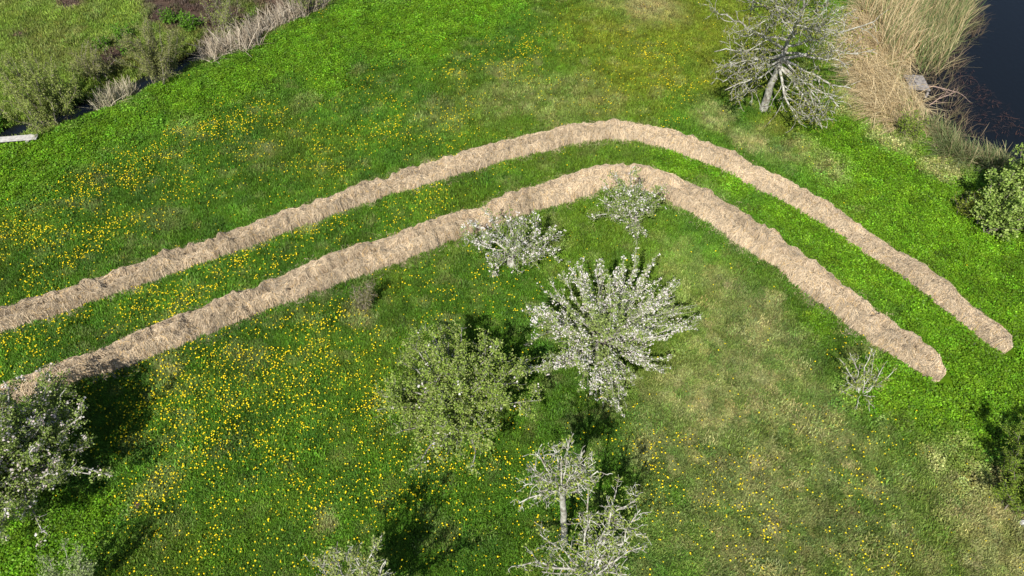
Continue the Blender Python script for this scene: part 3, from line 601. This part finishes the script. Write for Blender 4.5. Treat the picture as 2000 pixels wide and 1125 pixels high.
# molehill and stone
def lump(name, c, r, h, mat, seed, label, cat):
    rg = np.random.default_rng(seed); V = [(0, 0, h)]; nr, nn = 5, 12
    for i in range(1, nr+1):
        for j in range(nn):
            a = j/nn*6.283; rr = r*i/nr*rg.uniform(.88, 1.12)
            V.append((rr*math.cos(a), rr*math.sin(a), h*(1-(i/nr)**2)*rg.uniform(.75, 1.2)-.05*(i == nr)))
    T3 = np.array([(0, 1+j, 1+(j+1) % nn) for j in range(nn)]); Q = np.array([(1+i*nn+j, 1+(i+1)*nn+j, 1+(i+1)*nn+(j+1) % nn, 1+i*nn+(j+1) % nn) for i in range(nr-1) for j in range(nn)])
    o = mesh_obj(name, np.array(V), [T3, Q], mat); o.location = (c[0], c[1], float(height(np.array([c[0]]), np.array([c[1]]))[0])); return tag(o, label, cat)
lump('molehill', at(271, 988), .17, .1, M['soil'], 1, 'small dark molehill of fresh soil in the dandelion meadow at lower left', 'molehill')
lump('pale_stone', at(1997, 1022), .12, .15, M['stone'], 2, 'pale stone beside the evergreen bush at the right edge', 'stone')

# ------------------------------------------------------------------ grass tufts (geometry nodes on a point cloud)
def tuft_obj(name, kind, seed):
    rg = np.random.default_rng(seed); V = []; Fq = []; T = []
    if kind == 'grass': n = 84
    elif kind == 'clover': n = 80
    else: n = 50
    for i in range(n):
        a = rg.uniform(0, 6.283); r = .155*math.sqrt(rg.random()); p = np.array([r*math.cos(a), r*math.sin(a), 0.]); az = rg.uniform(0, 6.283)
        j = len(V); tn = rg.uniform(.5, 1.5)
        if kind == 'clover':
            h = rg.uniform(.02, .12); c = p+[0, 0, h]; s = rg.uniform(.014, .027); nn = norm(rg.normal(0, .5, 3)+[0, 0, 1]); x = norm(np.cross(nn, [math.cos(az), math.sin(az), .1])); y = np.cross(nn, x)
            V += [c-x*s, c-y*s*.9, c+x*s, c+y*s*.9]; Fq += [(j, j+1, j+2, j+3)]; T += [tn]*4
        else:
            h = rg.uniform(.035, .10) if kind == 'grass' else rg.uniform(.01, .05); o = rg.uniform(.01, .065) if kind == 'grass' else rg.uniform(.05, .12)
            d = np.array([math.cos(az), math.sin(az), 0]); w = rg.uniform(.0035, .007); sdv = np.array([-d[1], d[0], 0])*w
            m = p+d*o*.35+[0, 0, h*.7]; t = p+d*o+[0, 0, h]
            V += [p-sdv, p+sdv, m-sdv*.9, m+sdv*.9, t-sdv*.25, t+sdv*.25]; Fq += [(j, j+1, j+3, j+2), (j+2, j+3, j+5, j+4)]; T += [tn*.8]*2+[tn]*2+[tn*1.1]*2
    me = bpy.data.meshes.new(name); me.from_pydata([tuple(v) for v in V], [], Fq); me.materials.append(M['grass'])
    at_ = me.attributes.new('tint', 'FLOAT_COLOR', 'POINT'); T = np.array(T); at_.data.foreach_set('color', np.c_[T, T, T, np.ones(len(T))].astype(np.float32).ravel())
    return bpy.data.objects.new(name, me)
def instancer(name, pos, rotz, tilt, scl, idx, col, protos, label, cat):
    me = bpy.data.meshes.new(name); n = len(pos); me.vertices.add(n); me.vertices.foreach_set('co', pos.astype(np.float32).ravel())
    def add(nm, ty, arr, key): a = me.attributes.new(nm, ty, 'POINT'); a.data.foreach_set(key, arr.ravel())
    add('rot', 'FLOAT_VECTOR', np.c_[tilt, rotz].astype(np.float32), 'vector'); add('scl', 'FLOAT', scl.astype(np.float32), 'value'); add('idx', 'INT', idx.astype(np.int32), 'value')
    if col is not None: add('col', 'FLOAT_COLOR', np.c_[col, np.ones(n)].astype(np.float32), 'color')
    o = bpy.data.objects.new(name, me); C.objects.link(o)
    ng = bpy.data.node_groups.new(name+'_nodes', 'GeometryNodeTree'); ng.interface.new_socket('Geometry', in_out='INPUT', socket_type='NodeSocketGeometry'); ng.interface.new_socket('Geometry', in_out='OUTPUT', socket_type='NodeSocketGeometry')
    N = ng.nodes; L = ng.links; gi = N.new('NodeGroupInput'); go = N.new('NodeGroupOutput'); ip = N.new('GeometryNodeInstanceOnPoints')
    jn = N.new('GeometryNodeJoinGeometry')
    for p in reversed(protos):
        oi = N.new('GeometryNodeObjectInfo'); oi.inputs['Object'].default_value = p; oi.inputs['As Instance'].default_value = True; L.new(oi.outputs['Geometry'], jn.inputs[0])
    def attr(nm, ty):
        a = N.new('GeometryNodeInputNamedAttribute'); a.data_type = ty; a.inputs['Name'].default_value = nm; return a.outputs[0]
    L.new(gi.outputs[0], ip.inputs['Points']); L.new(jn.outputs[0], ip.inputs['Instance']); ip.inputs['Pick Instance'].default_value = True
    L.new(attr('idx', 'INT'), ip.inputs['Instance Index']); L.new(attr('scl', 'FLOAT'), ip.inputs['Scale'])
    er = N.new('FunctionNodeEulerToRotation'); L.new(attr('rot', 'FLOAT_VECTOR'), er.inputs[0]); L.new(er.outputs[0], ip.inputs['Rotation'])
    L.new(ip.outputs[0], go.inputs[0]); md = o.modifiers.new('scatter', 'NODES'); md.node_group = ng
    return tag(o, label, cat, kind='stuff')
rng = np.random.default_rng(77)
NT = 84000
Y = 2.5+31.5*rng.random(NT*2); X = rng.uniform(-26, 26, NT*2)
half = 1.12*(Y*CP+CAM_H*SP)*1000/F + 1.0
k = (np.abs(X) < half) & (rng.random(NT*2) < np.clip(1.15-.012*Y, .5, 1)); X = X[k]; Y = Y[k]
dens_keep = np.ones(len(X), bool)
for Wd in (W1, W2): dens_keep &= seg_dist(X, Y, Wd.cen) > Wd.hw*.86
dpond = seg_dist(X, Y, POND+POND[:1]); dens_keep &= ~(inside(X, Y, POND)) ; dens_keep &= seg_dist(X, Y, DITCH) > .62
X = X[dens_keep]; Y = Y[dens_keep]
c, clo, dry, sm, far = field(X, Y)
keep = rng.random(len(X)) > sm*.85; X, Y, c, clo, dry, far = X[keep], Y[keep], c[keep], clo[keep], dry[keep], far[keep]
r = rng.random(len(X)); idx = np.where(r < clo*.9, 3+rng.integers(0, 2, len(X)), np.where(rng.random(len(X)) < dry*.65, 5, rng.integers(0, 3, len(X))))
jit = rng.normal(1, .25, (len(X), 1)).clip(.45, 1.8); hue = 1+rng.normal(0, .07, (len(X), 3))
GAIN = 1.62
scl = rng.uniform(.7, 1.3, len(X))*(.8+.6*fbm(X*1.2, Y*1.2, 91, 3))*np.where(far, 1.35, 1)
tall = fbm(X*2.1, Y*2.1, 93, 2) > .72; scl = np.where(tall & (clo < .3), scl*1.35, scl)
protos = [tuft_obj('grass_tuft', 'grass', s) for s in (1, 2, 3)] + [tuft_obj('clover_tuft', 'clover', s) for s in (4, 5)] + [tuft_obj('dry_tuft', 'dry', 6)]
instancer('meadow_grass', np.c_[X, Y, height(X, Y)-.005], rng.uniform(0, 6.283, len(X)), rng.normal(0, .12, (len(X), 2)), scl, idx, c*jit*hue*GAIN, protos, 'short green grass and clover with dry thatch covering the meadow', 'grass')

# ------------------------------------------------------------------ dandelions
DAND = [(480, 1010, 3.2, 7), (330, 960, 2.0, 5), (450, 840, 4.6, 7), (620, 800, 3.0, 6), (250, 780, 2.5, 5), (120, 420, 3.6, 5), (330, 330, 3.0, 4), (560, 280, 3.0, 3), (300, 580, 2.2, 5), (60, 650, 2, 6), (850, 960, 3, 3), (1500, 1000, 4.0, 2.2), (1250, 140, 2.5, 3), (800, 180, 3, 2),
        (420, 800, 2.6, 22), (560, 760, 2.4, 22), (350, 870, 2.2, 14), (650, 700, 1.8, 12), (500, 930, 2.4, 7), (80, 430, 2, 9), (160, 380, 1.5, 11), (250, 335, 1.5, 22), (340, 290, 1.5, 10), (430, 250, 1.6, 11), (520, 220, 1.5, 7), (40, 480, 1.5, 9),
        (700, 190, 2, 4), (850, 130, 2.4, 4), (1000, 110, 2, 5), (1090, 85, 1.6, 4), (640, 330, 1.8, 5), (760, 250, 1.8, 5), (500, 330, 1.5, 3), (120, 490, 1.5, 9), (200, 460, 1.5, 9), (300, 430, 1.1, 5), (60, 650, 1.2, 15), (160, 610, 1.0, 13), (20, 680, 1.2, 12),
        (330, 560, 1.3, 15), (420, 535, 1.3, 16), (560, 470, 1.1, 8), (640, 440, 1.0, 6), (830, 398, .8, 11), (760, 430, .9, 7), (900, 930, 2.2, 7), (800, 960, 2, 6), (880, 1010, 1.2, 7), (1060, 1000, 1.5, 3), (700, 1000, 2, 3), (600, 1000, 2, 3.5),
        (430, 1000, 2, 5), (300, 780, 1.4, 9), (250, 850, 1.2, 6), (1420, 960, 2, 6), (1450, 1010, 1.6, 6), (1620, 940, 2, 5), (1700, 1060, 1.6, 5), (1560, 1080, 2, 4), (1750, 850, 1.5, 2.5), (1290, 860, 1, 4), (1320, 180, 1.3, 8), (1260, 110, 1.6, 6), (1300, 225, .9, 8),
        (1620, 660, 1.2, 2), (960, 560, 2, 2), (820, 590, 1.6, 4), (720, 680, 1.5, 8), (1170, 820, 1.3, 2), (940, 300, 1.5, 3), (860, 250, 1.5, 4), (1020, 150, 1.5, 4), (560, 620, 1.0, 3), (480, 680, 1.4, 5)]
ND = 220000
Yd = 3+28*rng.random(ND); Xd = rng.uniform(-24, 24, ND); k = np.abs(Xd) < 1.1*(Yd*CP+CAM_H*SP)*1000/F; Xd, Yd = Xd[k], Yd[k]
den = np.full(len(Xd), .35)
for u, v, r_, w in DAND: den = np.maximum(den, w*ellipse(Xd, Yd, u, v, r_, .7))
den *= .35+1.4*sstep(.36, .68, fbm(Xd*1.6, Yd*1.6, 95, 3))
full_density = ND/(28*48)
_, clo, dry, sm, far = field(Xd, Yd)
den *= (1-.85*clo)*np.where(far, .05, 1)
keep = rng.random(len(Xd)) < den/full_density*11*np.where(Xd > 4, .6, 1)
for Wd in (W1, W2): keep &= seg_dist(Xd, Yd, Wd.cen) > Wd.hw*1.02
keep &= ~inside(Xd, Yd, POND) & (seg_dist(Xd, Yd, DITCH) > 1)
Xd, Yd = Xd[keep], Yd[keep]; zd = height(Xd, Yd)
def dandelion_mesh():
    V = [(0, 0, -.02), (.004, 0, .21), (-.004, .003, .21), (0, -.004, .21)]; Fc = [(0, 1, 2), (0, 2, 3), (0, 3, 1)]; mi = [1, 1, 1]
    nn = 10
    for ring, (rr, zz) in enumerate([(.034, .222), (.02, .237)]):
        for j in range(nn):
            a = (j+.5*ring)/nn*6.283; q = rr*(1+.16*(-1)**j); V.append((q*math.cos(a), q*math.sin(a), zz))
    V.append((0, 0, .232)); V.append((0, 0, .208))
    for j in range(nn):
        j2 = (j+1) % nn; Fc += [(4+j, 4+j2, 14+j2, 14+j), (14+j, 14+j2, 24), (4+j2, 4+j, 25)]; mi += [0, 0, 0]
    me = bpy.data.meshes.new('dandelion'); me.from_pydata(V, [], Fc); me.materials.append(M['yellow']); me.materials.append(M['stem'])
    me.polygons.foreach_set('material_index', mi); return me
dm = dandelion_mesh()
uu, vv = to_px(np.c_[Xd, Yd, zd])
infr = (uu > 5) & (uu < 1995) & (vv > 5) & (vv < 1120); order = np.where(infr, vv, -1e9).argsort()[::-1]
near = order[:300]; rest = np.setdiff1d(np.arange(len(Xd)), near)
for i in near:
    o = bpy.data.objects.new('dandelion', dm); C.objects.link(o); s_ = .30+.38*rng.random()**1.6
    o.location = (Xd[i], Yd[i], zd[i]); o.scale = (s_, s_, s_); o.rotation_euler = (rng.normal(0, .2), rng.normal(0, .2), rng.uniform(0, 6.28))
    tag(o, 'single yellow dandelion in the grass along the bottom of the picture', 'dandelion', 'dandelions along the bottom of the picture')
po = bpy.data.objects.new('dandelion_flower', dm)
instancer('dandelion_drift', np.c_[Xd, Yd, zd][rest], rng.uniform(0, 6.28, len(rest)), rng.normal(0, .2, (len(rest), 2)), .30+.36*rng.random(len(rest))**1.6, np.zeros(len(rest)), None, [po], 'drifts of yellow dandelions spread over the upper meadow and the left', 'dandelions')
print('dandelions', len(Xd), 'tufts', len(X))
